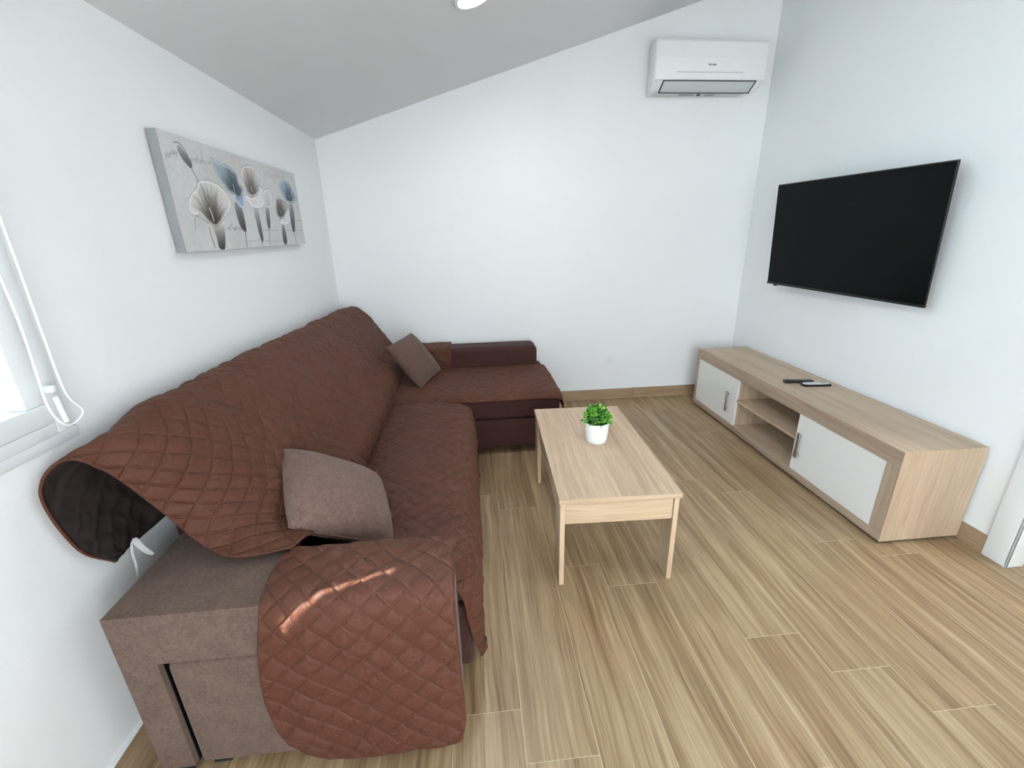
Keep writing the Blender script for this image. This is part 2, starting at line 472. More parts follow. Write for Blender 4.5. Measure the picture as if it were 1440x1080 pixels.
img += (n1*4+n2*2.0+n3*2.5)[..., None]
img[..., 2] += n1*2
def cat(pts, n=12, closed=True):
    p = np.array(pts); m = len(p); o = []
    for i in range(m if closed else m-1):
        a, b_, c, d = (p[(i-1) % m], p[i], p[(i+1) % m], p[(i+2) % m]) if closed else (p[max(i-1, 0)], p[i], p[i+1], p[min(i+2, m-1)])
        for t in np.linspace(0, 1, n, endpoint=False):
            o.append(0.5*((2*b_)+(-a+c)*t+(2*a-5*b_+4*c-d)*t*t+(-a+3*b_-3*c+d)*t**3))
    if not closed: o.append(p[-1])
    return np.array(o)
SC = np.array([PW, PH])
def sdf(poly):
    p = cat(poly, 6)*SC; m = len(p); dist = np.full(U.shape, 1e9); ins = np.zeros(U.shape, bool)
    for i in range(m):
        a = p[i]; b_ = p[(i+1) % m]; ab = b_-a
        t = np.clip(((X-a[0])*ab[0]+(Y-a[1])*ab[1])/(ab@ab+1e-12), 0, 1)
        dist = np.minimum(dist, np.hypot(X-a[0]-t*ab[0], Y-a[1]-t*ab[1]))
        c = ((a[1] > Y) != (b_[1] > Y)) & (X < (b_[0]-a[0])*(Y-a[1])/((b_[1]-a[1])+1e-12)+a[0]); ins ^= c
    return np.where(ins, -dist, dist)
def lined(pts, closed=False):
    p = cat(pts, 8, closed)*SC; dist = np.full(U.shape, 1e9)
    for a, b_ in zip(p[:-1], p[1:]):
        ab = b_-a; t = np.clip(((X-a[0])*ab[0]+(Y-a[1])*ab[1])/(ab@ab+1e-12), 0, 1)
        dist = np.minimum(dist, np.hypot(X-a[0]-t*ab[0], Y-a[1]-t*ab[1]))
    return dist
def over(mask, col):
    global img
    mask = np.clip(mask, 0, 1)[..., None]; img = img*(1-mask)+np.asarray(col, float)*mask
def stroke(pts, w, col, a=1.0, closed=False): over((1-np.clip((lined(pts, closed)-w)/0.0018, 0, 1))*a, col)
def bloom(poly, core, light, dark, r, edge=(235, 234, 236), line=(120, 118, 120)):
    s = sdf(poly); c = np.array(core)*SC
    d = np.hypot((X-c[0]), (Y-c[1])*0.8); ang = np.arctan2(Y-c[1], X-c[0])
    rays = np.sin(ang*23+n2*1.5)*0.09+np.sin(ang*9+1)*0.08
    t = np.clip(d/r+rays*np.clip(d/r, 0, 1), 0, 1)[..., None]
    t = t*t*(3-2*t)
    colr = np.array(dark)*(1-t)+np.array(light)*t+n3[..., None]*4
    over(np.clip(-s/0.002, 0, 1), colr)
    over(np.exp(-((s+0.006)/0.004)**2)*0.75*(s < 0.002), edge)
    over(np.exp(-((s)/0.0016)**2)*(0.35+0.35*np.clip(n2, -1, 1)), line)
def tubef(poly, light, dark):
    s = sdf(poly); p = np.array(poly); y0, y1 = p[:, 1].min(), p[:, 1].max()
    t = np.clip((V-y0)/(y1-y0), 0, 1)[..., None]
    colr = np.array(dark)*(1-t)**0.8+np.array(light)*(1-(1-t)**0.8)
    over(np.clip(-s/0.003, 0, 1), colr); over(np.exp(-((s+.002)/.002)**2)*0.45*(s < .001), (228, 227, 228))
DK = (74, 70, 68)
S = lambda a, b_: [a, ((a[0]+b_[0])/2+.004, (a[1]+b_[1])/2), b_]
def script(a, b_, amp, freq, seed, al=.55):
    r = np.random.default_rng(seed); n = int(freq); pts = []
    for i in range(n*2+1):
        t = i/(n*2); pts.append((a[0]+(b_[0]-a[0])*t+r.normal()*.002, a[1]+(b_[1]-a[1])*t+(1 if i % 2 else -1)*amp*r.random()+(amp*2 if r.random() < .12 else 0)))
    stroke(pts, 0.0006, (120, 120, 124), al)
script([.015, .80], [.075, .85], .035, 9, 1); script([.138, .815], [.261, .836], .02, 14, 2); script([.257, .208], [.383, .218], .03, 11, 3, .8)
script([.492, .195], [.972, .192], .006, 18, 4, .4); script([.644, .849], [.9, .917], .022, 20, 5, .35); script([.916, .33], [1.0, .332], .004, 4, 6, .6)
script([.402, .075], [.764, .052], .008, 14, 7, .4); stroke([(.20, .84), (.205, .93)], .0006, (130, 130, 132), .6)
stroke(S([.13, .732], [.146, .631]), .0012, DK, .9)
tubef([(.078, .90), (.095, .925), (.128, .847), (.139, .792), (.13, .732), (.103, .771), (.082, .836)], (176, 180, 182), (70, 72, 74))
stroke([(.07, .93), (.10, .93), (.128, .85)], .0012, (110, 112, 114), .8)
stroke([(.15, .213), (.153, .12), (.158, .029)], .0014, (96, 92, 92), .9)
tubef([(.17, .27), (.211, .26), (.250, .27), (.222, .013), (.183, .013), (.179, .117)], (226, 224, 222), (64, 58, 55))
tubef([(.348, .488), (.398, .436), (.402, .218), (.383, .171), (.352, .262)], (150, 152, 156), (58, 56, 56))
stroke([(.388, .18), (.382, .10), (.377, .012)], .0016, DK, .9)
bloom([(.346, .548), (.424, .61), (.426, .457), (.398, .429), (.364, .491)], (.39, .60), (150, 172, 196), (120, 150, 190), .03)
bloom([(.247, .883), (.292, .868), (.366, .849), (.409, .8), (.416, .699), (.441, .644), (.42, .56), (.39, .527), (.364, .566), (.327, .587), (.283, .673), (.263, .79)], (.372, .585), (158, 172, 182), (52, 64, 74), .12, (205, 212, 218), (84, 92, 98))
tubef([(.491, .434), (.532, .457), (.53, .101), (.502, .086)], (196, 194, 192), (72, 68, 66))
bloom([(.448, .584), (.505, .566), (.608, .704), (.600, .514), (.52, .445), (.455, .50)], (.50, .62), (222, 220, 220), (205, 200, 198), .06, (240, 239, 240))
bloom([(.463, .873), (.541, .93), (.589, .881), (.622, .774), (.565, .626), (.512, .574), (.465, .603), (.45, .709)], (.510, .612), (202, 196, 194), (84, 76, 72), .105)
stroke([(.516, .094), (.503, .013)], .0014, DK, .9)
bloom([(.608, .655), (.663, .701), (.689, .639), (.669, .494), (.623, .468), (.598, .551)], (.64, .50), (212, 209, 210), (190, 186, 186), .05, (232, 231, 232))
tubef([(.604, .468), (.639, .455), (.618, .242), (.594, .213), (.590, .345)], (170, 168, 168), (70, 68, 68)); stroke([(.601, .223), (.59, .12), (.580, .01)], .0013, DK, .8)
bloom([(.15, .634), (.193, .66), (.259, .639), (.312, .553), (.318, .439), (.268, .33), (.2, .225), (.155, .265), (.118, .33), (.080, .325), (.064, .39), (.092, .506), (.128, .564)], (.189, .262), (214, 211, 207), (58, 52, 46), .135, (238, 237, 238))
stroke([(.187, .28), (.184, .36), (.178, .40)], .0022, (226, 222, 214), .9)
stroke([(.074, .20), (.085, .30), (.11, .31), (.15, .25)], .0014, (150, 148, 148), .7)
tubef([(.739, .262), (.769, .244), (.772, .052), (.744, .0), (.722, .055)], (150, 147, 146), (66, 62, 60))
bloom([(.75, .34), (.80, .40), (.87, .49), (.865, .36), (.80, .27), (.73, .28)], (.78, .40), (220, 218, 219), (206, 203, 203), .05, (238, 237, 238))
bloom([(.723, .592), (.772, .631), (.85, .597), (.865, .494), (.755, .343), (.704, .408)], (.754, .385), (176, 171, 169), (64, 60, 58), .10)
tubef([(.871, .564), (.92, .532), (.893, .208), (.857, .177), (.852, .366)], (160, 166, 172), (62, 66, 72)); stroke([(.868, .187), (.877, .016)], .0014, DK, .9)
bloom([(.80, .80), (.85, .87), (.908, .857), (.95, .76), (.985, .649), (.919, .577), (.833, .595), (.796, .694)], (.886, .612), (150, 168, 182), (48, 62, 76), .085, (200, 210, 218), (96, 104, 112))
for c in [(.372, .60, .017), (.512, .63, .014), (.754, .405, .012), (.888, .635, .011)]:
    stroke([(c[0], c[1]), (c[0]-.004, c[1]+c[2]/PH*1.6)], .0014, (214, 214, 212), .85)
img = np.clip(img, 0, 255)/255
imglin = np.where(img <= .04045, img/12.92, ((img+.055)/1.055)**2.4)
def grid_mesh(name, P, mats, parent, UV=None, smooth=True):
    n, m = P.shape[:2]
    me = bpy.data.meshes.new(name)
    idx = np.arange(n*m).reshape(n, m)
    q = np.stack([idx[:-1, :-1], idx[:-1, 1:], idx[1:, 1:], idx[1:, :-1]], -1).reshape(-1, 4)
    me.vertices.add(n*m); me.vertices.foreach_set('co', P.reshape(-1).astype(np.float32))
    me.loops.add(q.size); me.loops.foreach_set('vertex_index', q.reshape(-1).astype(np.int32))
    me.polygons.add(len(q)); me.polygons.foreach_set('loop_start', np.arange(0, q.size, 4, dtype=np.int32))
    me.polygons.foreach_set('loop_total', np.full(len(q), 4, dtype=np.int32)) if False else None
    me.update(calc_edges=True)
    if UV is not None:
        ul = me.uv_layers.new(name='UVMap'); ul.data.foreach_set('uv', UV.reshape(-1, 2)[q.reshape(-1)].reshape(-1).astype(np.float32))
    if smooth: me.polygons.foreach_set('use_smooth', np.ones(len(q), bool))
    for m_ in mats: me.materials.append(m_)
    me.validate(); me.update()
    return link(bpy.data.objects.new(name, me), parent)
mc, nt, b = newmat('painted_canvas')
at = N(nt, 'ShaderNodeAttribute', attribute_name='paint'); L(nt, at.outputs['Color'], b.inputs['Base Color'])
b.inputs['Roughness'].default_value = 0.7
tc = N(nt, 'ShaderNodeTexCoord'); bump(nt, b, noise(nt, tc.outputs['Object'], 600, 2), 0.3, 0.0006)
Pg = np.stack([np.full(U.shape, PD+0.0004), (U-0.5)*PW, (V-0.5)*PH], -1)
face = grid_mesh('painted_face', Pg, [mc], pic, np.stack([U, V], -1))
ca = face.data.color_attributes.new('paint', 'FLOAT_COLOR', 'POINT')
ca.data.foreach_set('color', np.concatenate([imglin, np.ones((nv, nu, 1))], -1).reshape(-1).astype(np.float32))
box('stretcher_frame', (0.004, -PW/2, -PH/2), (PD, PW/2, PH/2), plain('canvas_edge', (150, 155, 156), .8, 0, .3, 500), pic, .002)

# ------------------------------------------------------------------ cloth surfaces
def resample(P, n):
    """Catmull-Rom along axis 0 of P (k, m, 3) to n samples"""
    k = P.shape[0]; t = np.linspace(0, k-1, n); i = np.minimum(t.astype(int), k-2); f = (t-i)[:, None, None]
    Pe = np.concatenate([2*P[:1]-P[1:2], P, 2*P[-1:]-P[-2:-1]], 0)
    a, b_, c, d = Pe[i], Pe[i+1], Pe[i+2], Pe[i+3]
    return 0.5*(2*b_+(c-a)*f+(2*a-5*b_+4*c-d)*f*f+(-a+3*b_-3*c+d)*f**3)
def arc_uniform(P, n):
    """resample along axis 0 to n samples, uniform in the mean arc length"""
    dd = np.linalg.norm(np.diff(P, axis=0), axis=2).mean(1); s = np.concatenate([[0], np.cumsum(dd)])
    t = np.linspace(0, s[-1], n); j = np.clip(np.searchsorted(s, t)-1, 0, len(s)-2); f = ((t-s[j])/(s[j+1]-s[j]+1e-12))[:, None, None]
    return P[j]*(1-f)+P[j+1]*f, s[-1]
def normals(P):
    a = np.gradient(P, axis=0); b_ = np.gradient(P, axis=1); n = np.cross(a, b_)
    return n/(np.linalg.norm(n, axis=2, keepdims=True)+1e-12)
def blur(A, k=6):
    for _ in range(k):
        B = A.copy(); B[1:-1] = (A[:-2]+2*A[1:-1]+A[2:])/4; A = B
        B = A.copy(); B[:, 1:-1] = (A[:, :-2]+2*A[:, 1:-1]+A[:, 2:])/4; A = B
    return A
def wave_noise(u, v, seed, k=10, fmin=2, fmax=9):
    r = np.random.default_rng(seed); o = np.zeros_like(u)
    for _ in range(k):
        a = r.uniform(0, 2*PI); fr = r.uniform(fmin, fmax); o += np.sin((u*np.cos(a)+v*np.sin(a))*2*PI*fr+r.uniform(0, 6))
    return o/k**.5
def quilted(name, ctrl, parent, sign=1, res=0.0055, cell=CELL, amp=0.006, wrinkle=0.004, seed=1, mats=None, th=0.006, diamond=True, puff_mask=None, wf=(2, 8), edge=0.010):
    C = np.array(ctrl, float)                         # (rows, cols, 3)
    D = resample(C, 160); D = resample(D.transpose(1, 0, 2), 160).transpose(1, 0, 2)
    L0 = np.linalg.norm(np.diff(D, axis=0), axis=2).sum(0).mean(); L1 = np.linalg.norm(np.diff(D, axis=1), axis=2).sum(1).mean()
    D, L0 = arc_uniform(D, max(8, int(L0/res))); D2, L1 = arc_uniform(D.transpose(1, 0, 2), max(8, int(L1/res))); D = D2.transpose(1, 0, 2)
    u = np.linspace(0, L0, D.shape[0])[:, None]*np.ones((1, D.shape[1])); v = np.linspace(0, L1, D.shape[1])[None]*np.ones((D.shape[0], 1))
    Nn = normals(D)*sign
    wu = wave_noise(u, v, seed+50, 6, 1, 3)*0.006; wv = wave_noise(u, v, seed+60, 6, 1, 3)*0.006
    if diamond: a = (u+wu+v+wv)/math.sqrt(2)/cell; b_ = (u+wu-v-wv)/math.sqrt(2)/cell
    else: a = (u+wu)/cell; b_ = (v+wv)/cell
    puff = (np.abs(np.sin(PI*a))*np.abs(np.sin(PI*b_)))**0.5
    iu = np.floor(a).astype(int); iv = np.floor(b_).astype(int)
    rv = np.random.default_rng(seed).uniform(0.55, 1.15, size=(400, 400))[(iu+200) % 400, (iv+200) % 400]
    h = amp*puff*rv
    h += wrinkle*0.5*wave_noise(u, v, seed, 12, *wf)
    # crumples gathered along the seams
    h += 0.0011*wave_noise(u, v, seed+9, 14, 16, 42)*(1-puff)**0.5+0.0018*wave_noise(u, v, seed+19, 14, 6, 16)
    e = np.minimum(np.minimum(u, L0-u), np.minimum(v, L1-v)); em = np.clip(e/edge, 0, 1); h = h*em+0.003*np.exp(-((e-0.005)/0.004)**2)
    P = D+Nn*h[..., None]
    mats = mats or [M_quilt, M_quiltin]
    if sign > 0: P = P[:, ::-1]; u = u[:, ::-1]; v = v[:, ::-1]; wu = wu[:, ::-1]; wv = wv[:, ::-1]
    o = grid_mesh(name, P, mats, parent, np.stack([u+wu, v+wv], -1))
    sm = o.modifiers.new('thickness', 'SOLIDIFY'); sm.thickness = th; sm.offset = -1; sm.material_offset = 1 if len(mats) > 1 else 0; sm.material_offset_rim = 0
    return o
Z3 = (0, 0, 0)

# ------------------------------------------------------------------ sofa
sofa = empty('sofa', Z3, 'large brown L-shaped corner sofa with chaise along the left and back walls', 'sofa')
# near armrest: open frame housing a pouf
bm = bmesh.new()
AX0, AX1, AY0, AY1, AZ = 0.105, 0.93, -2.655, -2.455, 0.572
def rbox(name, lo, hi, mat, parent, r=0.02, seg=4):
    return box(name, lo, hi, mat, parent, r, seg)
def poly_extrude(name, poly, axis, a, b_, mat, parent, bev=0.0, seg=3):
    bm = bmesh.new()
    def p3(p, t): return {0: (t, p[0], p[1]), 1: (p[0], t, p[1]), 2: (p[0], p[1], t)}[axis]
    A = [bm.verts.new(p3(p, a)) for p in poly]; B = [bm.verts.new(p3(p, b_)) for p in poly]
    bm.faces.new(A); bm.faces.new(B[::-1])
    for i in range(len(poly)):
        j = (i+1) % len(poly); bm.faces.new((A[j], A[i], B[i], B[j]))
    bmesh.ops.recalc_face_normals(bm, faces=bm.faces)
    if bev:
        bmesh.ops.bevel(bm, geom=list(bm.edges), offset=bev, segments=seg, profile=0.6, affect='EDGES', clamp_overlap=True)
    return auto_smooth(finish(bm, name, mat, parent), 45)
armp = poly_extrude('armrest', [(AX0, AY0), (AX1, AY0), (AX1, AY1), (.44, AY1), (.44, -2.33), (AX0, -2.33)], 2, .035, AZ, M_taupe, sofa)
cut = box('cut', (AX0+.088, AY0-.05, -.01), (AX1-.05, AY1+.004, .418), M_taupe)
bo = armp.modifiers.new('b', 'BOOLEAN'); bo.operation = 'DIFFERENCE'; bo.object = cut; bo.solver = 'EXACT'
bv = armp.modifiers.new('v', 'BEVEL'); bv.width = .014; bv.segments = 4; bv.limit_method = 'ANGLE'; bv.angle_limit = math.radians(40)
me_n = bpy.data.meshes.new_from_object(armp.evaluated_get(bpy.context.evaluated_depsgraph_get()))
armp.modifiers.clear(); armp.data = me_n; bpy.data.objects.remove(cut); auto_smooth(armp, 45)
box('recess_dark_strip', (AX0+.0885, AY0+.016, .036), (AX0+.091, AY1-.003, .417), M_black, sofa)  # thin black strip added so the gap beside the pouf looks shaded
# bottom rail, back body, seat body
rbox('seat_base', (.12, -2.45, .05), (.965, -.93, .30), M_choc, sofa, .015)
rbox('seat_cushion', (.50, -2.448, .30), (.975, -1.0, .405), M_choc, sofa, .045, 6)
rbox('back_frame', (.105, -2.329, .30), (.355, -.06, .571), M_taupe, sofa, .02)
poly_extrude('backrest', [(.065, .50), (.065, .80), (.10, .845), (.15, .82), (.25, .68), (.34, .54), (.40, .46), (.43, .40), (.3, .40)], 1, -2.30, -.12, M_choc, sofa, .012)
rbox('chaise_base', (.50, -.895, .05), (1.515, -.03, .252), M_choc, sofa, .015)
rbox('chaise_cushion', (.45, -.915, .262), (1.565, -.05, .405), M_choc, sofa, .035, 6)
rbox('armrest', (.36, -.235, .05), (1.515, -.02, .572), M_choc, sofa, .045, 6)
for (x, y) in ((.13, -2.62), (.80, -2.60), (.15, -.10), (1.47, -.10), (1.47, -.85), (.93, -1.1)):
    box('foot', (x-.025, y-.03, 0.0), (x+.045, y+.03, .052), M_dkfoot, sofa, .004)
# pouf stored in the recess of the arm
pf = empty('pouf', (.54, -2.55, 0), 'taupe fabric pouf tucked inside the open front of the near sofa armrest', 'pouf')
rbox('pouf_body', (-.337, -.1, .03), (.33, .088, .409), M_taupe, pf, .02, 4)
box('pouf_foot', (-.32, -.08, 0), (-.27, -.03, .032), M_dkfoot, pf, .003)
box('pouf_foot', (.27, -.08, 0), (.32, -.03, .032), M_dkfoot, pf, .003)

# ------------------------------------------------------------------ quilted cover
cov = empty('sofa_cover', Z3, 'brown diamond-quilted cover spread over the corner sofa with loose hanging edges', 'sofa cover')
def prof(y, zt, dx=0.0):
    return [(.030, y, .60), (.030, y, .76), (.045, y, zt-.035), (.115, y, zt), (.20, y, zt-.06), (.30+dx, y, .755), (.395+dx, y, .60), (.478+dx*.5, y, .50), (.490, y, .385)]
cols = [
 [(.036, -2.492, .606), (.026, -2.560, .705), (.026, -2.590, .88), (.062, -2.548, .940), (.115, -2.515, .890), (.175, -2.480, .755), (.250, -2.468, .622), (.350, -2.502, .598), (.487, -2.478, .596)],
 [(.030, -2.43, .605), (.026, -2.45, .76), (.038, -2.44, .92), (.110, -2.42, .966), (.185, -2.41, .892), (.255, -2.40, .755), (.325, -2.395, .660), (.41, -2.40, .615), (.515, -2.41, .590)],
 [(.030, -2.30, .60), (.028, -2.30, .76), (.042, -2.28, .945), (.115, -2.26, .978), (.205, -2.25, .91), (.305, -2.25, .76), (.390, -2.25, .640), (.450, -2.26, .545), (.510, -2.28, .475)],
 prof(-2.05, .972, .01), prof(-1.7, .970, .015), prof(-1.35, .952, .01), prof(-.95, .938, .015), prof(-.6, .925, .01),
 [(.030, -.30, .60), (.030, -.30, .76), (.045, -.30, .88), (.115, -.30, .915), (.20, -.30, .855), (.31, -.30, .735), (.405, -.30, .60), (.465, -.30, .50), (.505, -.30, .415)],
 [(.030, -.12, .58), (.030, -.11, .74), (.060, -.09, .86), (.125, -.085, .900), (.20, -.085, .845), (.30, -.09, .72), (.39, -.10, .60), (.455, -.11, .50), (.50, -.12, .415)],
 [(.045, -.07, .56), (.045, -.055, .72), (.09, -.035, .83), (.15, -.03, .862), (.215, -.03, .80), (.29, -.04, .70), (.365, -.055, .585), (.435, -.06, .49), (.48, -.07, .415)],
]
back = quilted('back_panel', cols, cov, sign=-1, seed=3, wrinkle=0.006, amp=.0060, cell=CELL)
# seat
def sp(y, zz=.428, xe=1.002, tip=.05, bx=1.004):
    return [(.468, y, .36), (.525, y, zz-.014), (.68, y, zz+.008), (.84, y, zz+.006), (.945, y, zz-.004), (.992, y, zz-.045), (xe+.004, y, .25), (bx, y, tip)]
seat = [
 [(.455, -2.452, .40), (.53, -2.452, .41), (.68, -2.455, .415), (.82, -2.46, .41), (.90, -2.47, .40), (.945, -2.475, .36), (.965, -2.47, .22), (.992, -2.40, .022)],
 [(.455, -2.42, .405), (.53, -2.42, .42), (.68, -2.42, .43), (.84, -2.425, .425), (.945, -2.43, .412), (.985, -2.43, .37), (.992, -2.42, .22), (1.012, -2.36, .018)],
 sp(-2.36, .428, 1.0, .035, 1.004), sp(-2.2), sp(-2.0, .43, 1.008, .05, 1.000), sp(-1.8, .43, 1.0, .045, 1.01), sp(-1.6, .428, 1.006), sp(-1.4), sp(-1.2, .428, 1.0, .04, 1.008), sp(-1.08, .426), 
 [(.47, -.99, .412), (.54, -.985, .422), (.68, -.98, .424), (.84, -.985, .422), (.93, -.99, .41), (.985, -1.0, .37), (1.0, -1.0, .25), (1.0, -1.0, .05)],
]
quilted('seat_panel', seat, cov, sign=-1, seed=5, wrinkle=.003, amp=.005, cell=CELL)
# arm flap: over the near armrest, down its front
def acol(xs, back_y=-2.452):
    return [(xs[0], back_y, .578), (xs[1], -2.50, .586), (xs[2], -2.58, .588), (xs[3], -2.645, .582), (xs[4], -2.672, .545), (xs[5], -2.680, .42), (xs[6], -2.684, .29), (xs[7], -2.684, .16), (xs[8], -2.68, xs[9])]
arm = [acol([.475, .462, .462, .470, .468, .446, .438, .452, .490, .085]),
       acol([.50, .49, .49, .50, .495, .475, .468, .485, .53, .055]),
       acol([.58, .58, .58, .58, .58, .57, .565, .575, .60, .034]),
       acol([.68]*9+[.030]), acol([.78]*9+[.036]), acol([.87, .87, .87, .87, .87, .87, .872, .875, .875, .036]),
       acol([.915, .915, .915, .915, .915, .916, .918, .922, .915, .048]),
       acol([.942, .942, .942, .942, .942, .943, .945, .948, .935, .065])]
quilted('arm_panel', arm, cov, sign=-1, seed=8, wrinkle=.006, amp=.0072, cell=CELL, wf=(3, 9))
# chaise top
def cp(x, z=.0):
    return [(x, -.225, .418+z), (x, -.30, .424+z), (x, -.5, .430+z), (x, -.72, .430+z), (x, -.86, .426+z), (x, -.915, .408+z), (x, -.924, .392+z)]
ch = [cp(.46, -.006), cp(.6), cp(.8), cp(1.0), cp(1.25), cp(1.45), cp(1.545, -.004), [(1.578, y, z-.03) for (_, y, z) in cp(0)], [(1.582, y, z-.10) for (_, y, z) in cp(0)]]
quilted('chaise_panel', ch, cov, sign=-1, seed=11, wrinkle=.002, amp=.005, cell=CELL)
bl = [[(x, -.244, .42), (x, -.246, .50), (x, -.235, .565), (x, -.20, .584), (x, -.12, .586), (x, -.05, .584)] for x in (.42, .55, .70, .845)]
quilted('bolster_panel', bl, cov, sign=1, seed=12, wrinkle=.002, amp=.005, cell=CELL)
# tie ribbon hanging from the corner of the back panel
def ribbon(name, pts, w, mat, parent):
    bm = bmesh.new(); prev = None
    for i, p in enumerate(pts):
        p = Vector(p); ww = w*(1-.3*i/len(pts)); a = bm.verts.new(p+Vector((.3*ww, ww*.5, 0))); b_ = bm.verts.new(p-Vector((.3*ww, ww*.5, 0)))
        if prev: bm.faces.new((prev[0], a, b_, prev[1]))
        prev = (a, b_)
    o = finish(bm, name, mat, parent, True); s = o.modifiers.new('t', 'SOLIDIFY'); s.thickness = .0012
    ss = o.modifiers.new('s', 'SUBSURF'); ss.levels = ss.render_levels = 2
    return o
ribbon('tie_ribbon', [(.072, -2.455, .655), (.082, -2.462, .640), (.090, -2.455, .610), (.096, -2.44, .582)], .016, M_tie, back)
ribbon('tie_ribbon', [(.068, -2.458, .650), (.066, -2.47, .62), (.070, -2.472, .580), (.062, -2.475, .535)], .007, M_tie, back)

# ------------------------------------------------------------------ pillows
def pillow(name, A, B, Cc, D, T, mat, label, seed=0, flip=1, pin=.03):
    A, B, Cc, D = map(Vector, (A, B, Cc, D)); c = (A+B+Cc+D)/4
    root = empty(name, c, label, 'cushion')
    n = 60; s = np.linspace(-1, 1, n); Uu, Vv = np.meshgrid(s, s)
    # edges pulled in between the corners
    Us = Uu*(1-pin*(1-Vv**2)*np.abs(Uu)**1.5); Vs = Vv*(1-pin*(1-Uu**2)*np.abs(Vv)**1.5)
    a, b_, d, e = (np.array(x-c) for x in (A, B, Cc, D))
    w = lambda p, q: ((1+p)/2*(1+q)/2)[..., None]
    base = a*w(-Us, Vs)+b_*w(Us, Vs)+d*w(Us, -Vs)+e*w(-Us, -Vs)
    nn = np.cross(np.array(B-A), np.array(D-A)); nn = nn/np.linalg.norm(nn)*flip
    th = T*((1-Uu**4)*(1-Vv**4))**0.55*(0.72+0.28*np.cos(Uu*PI/2)*np.cos(Vv*PI/2))
    wn = wave_noise(Uu, Vv, seed, 8, .4, 1.4)*.004*(1-Uu**2)*(1-Vv**2)
    th = th+wn
    P1 = base+nn*th[..., None]; P2 = base-nn*th[..., None]
    bm = bmesh.new()
    for P, rev in ((P1, False), (P2, True)):
        vs = [[bm.verts.new(P[i, j]) for j in range(n)] for i in range(n)]
        for i in range(n-1):
            for j in range(n-1):
                q = (vs[i][j], vs[i][j+1], vs[i+1][j+1], vs[i+1][j]); bm.faces.new(q[::-1] if rev else q)
    bmesh.ops.remove_doubles(bm, verts=bm.verts, dist=1e-4); bmesh.ops.recalc_face_normals(bm, faces=bm.faces)
    finish(bm, 'cushion_body', mat, root, True)
    rim = np.concatenate([base[0], base[1:, -1], base[-1, ::-1][1:], base[::-1, 0][1:-1]])[::4]
    tube('seam', [tuple(p) for p in rim], .0022, mat, root, 2, True)
    return root
pillow('throw_pillow', (.335, -2.085, .715), (.615, -1.960, .510), (.715, -2.27, .425), (.455, -2.405, .615), .082, M_taupe2,
       'taupe throw pillow leaning on the sofa back beside the near armrest', 4, 1, -.035)
pillow('throw_pillow', (.440, -.640, .705), (.570, -.315, .730), (.770, -.370, .455), (.650, -.700, .430), .066, M_brownp,
       'small dark brown throw pillow in the far corner of the sofa', 6)

# ------------------------------------------------------------------ coffee table
ct = empty('coffee_table', (1.3215, -2.0957, 0), 'light oak rectangular coffee table in the middle of the tiled floor', 'table', rz=-.0364)
TW, TL, TH = .493, .927, .428
box('tabletop', (0, 0, TH-.022), (TW, TL, TH), M_sont, ct, .0015, 1, grain=1)
for x in (.006, TW-.026):
    box('leg', (x, .010, 0), (x+.020, .120, TH-.0225), M_sonl, ct, .001, 1, grain=2)
    box('leg', (x, TL-.120, 0), (x+.020, TL-.010, TH-.0225), M_sonl, ct, .001, 1, grain=2)
box('apron', (.0275, .018, TH-.128), (TW-.0275, .034, TH-.0235), M_sonl, ct, .001, 1, grain=0)
box('apron', (.0275, TL-.034, TH-.128), (TW-.0275, TL-.018, TH-.0235), M_sonl, ct, .001, 1, grain=0)
for x in (.012, TW-.028):
    box('apron', (x, .1215, TH-.128), (x+.016, TL-.1215, TH-.0235), M_sonl, ct, .001, 1, grain=1)
box('storage_bottom', (.029, .035, TH-.126), (TW-.029, TL-.035, TH-.114), M_sonl, ct, 0, 1, grain=1)

# potted plant
pp = empty('potted_plant', (1.602, -1.615, TH), 'small green artificial plant in a white pot on the coffee table', 'plant')
bm = bmesh.new()
lathe(bm, [(0, .0), (.047, .0), (.051, .004), (.0545, .03), (.060, .099), (.061, .104), (.060, .106), (.057, .105), (.055, .090), (0, .090)], 56)
auto_smooth(finish(bm, 'pot', M_pot, pp), 60)
bm = bmesh.new(); lathe(bm, [(0, .0935), (.0548, .0915)], 32); finish(bm, 'soil', M_soil, pp, True)
for i in range(14):
    pass
bmS = bmesh.new(); bmL = bmesh.new()
for i in range(460):
    th_ = random.uniform(0, 2*PI); ph = math.acos(random.uniform(-.30, 1)); rr = .061*random.uniform(.45, 1.05)
    p = Vector((rr*math.sin(ph)*math.cos(th_)*1.05, rr*math.sin(ph)*math.sin(th_)*1.05, .114+rr*math.cos(ph)*1.1))
    out_ = Vector((math.sin(ph)*math.cos(th_), math.sin(ph)*math.sin(th_), math.cos(ph)+.5)).normalized()
    out_ = (out_+Vector((random.gauss(0, .45), random.gauss(0, .45), random.gauss(0, .35)))).normalized()
    side = out_.cross(Vector((random.random()-.5, random.random()-.5, random.random()))).normalized(); up = side.cross(out_)
    ln = random.uniform(.012, .020); wd = ln*.36; mi = random.choices([0, 1, 2, 3], [4, 4, 3, 2])[0]
    pts = [(0, 0, 0), (.35, 1, .10), (.7, .85, .12), (1, 0, .0), (.7, -.85, .12), (.35, -1, .10)]
    vv = [bmL.verts.new(p+out_*ln*a+side*wd*b_+up*ln*c) for a, b_, c in pts]
    mid = bmL.verts.new(p+out_*ln*.5-up*ln*.06)
    for q in range(6):
        f = bmL.faces.new((vv[q], vv[(q+1) % 6], mid)); f.material_index = mi; f.smooth = True
lo = finish(bmL, 'foliage', M_leafs, pp); s = lo.modifiers.new('t', 'SOLIDIFY'); s.thickness = .0007
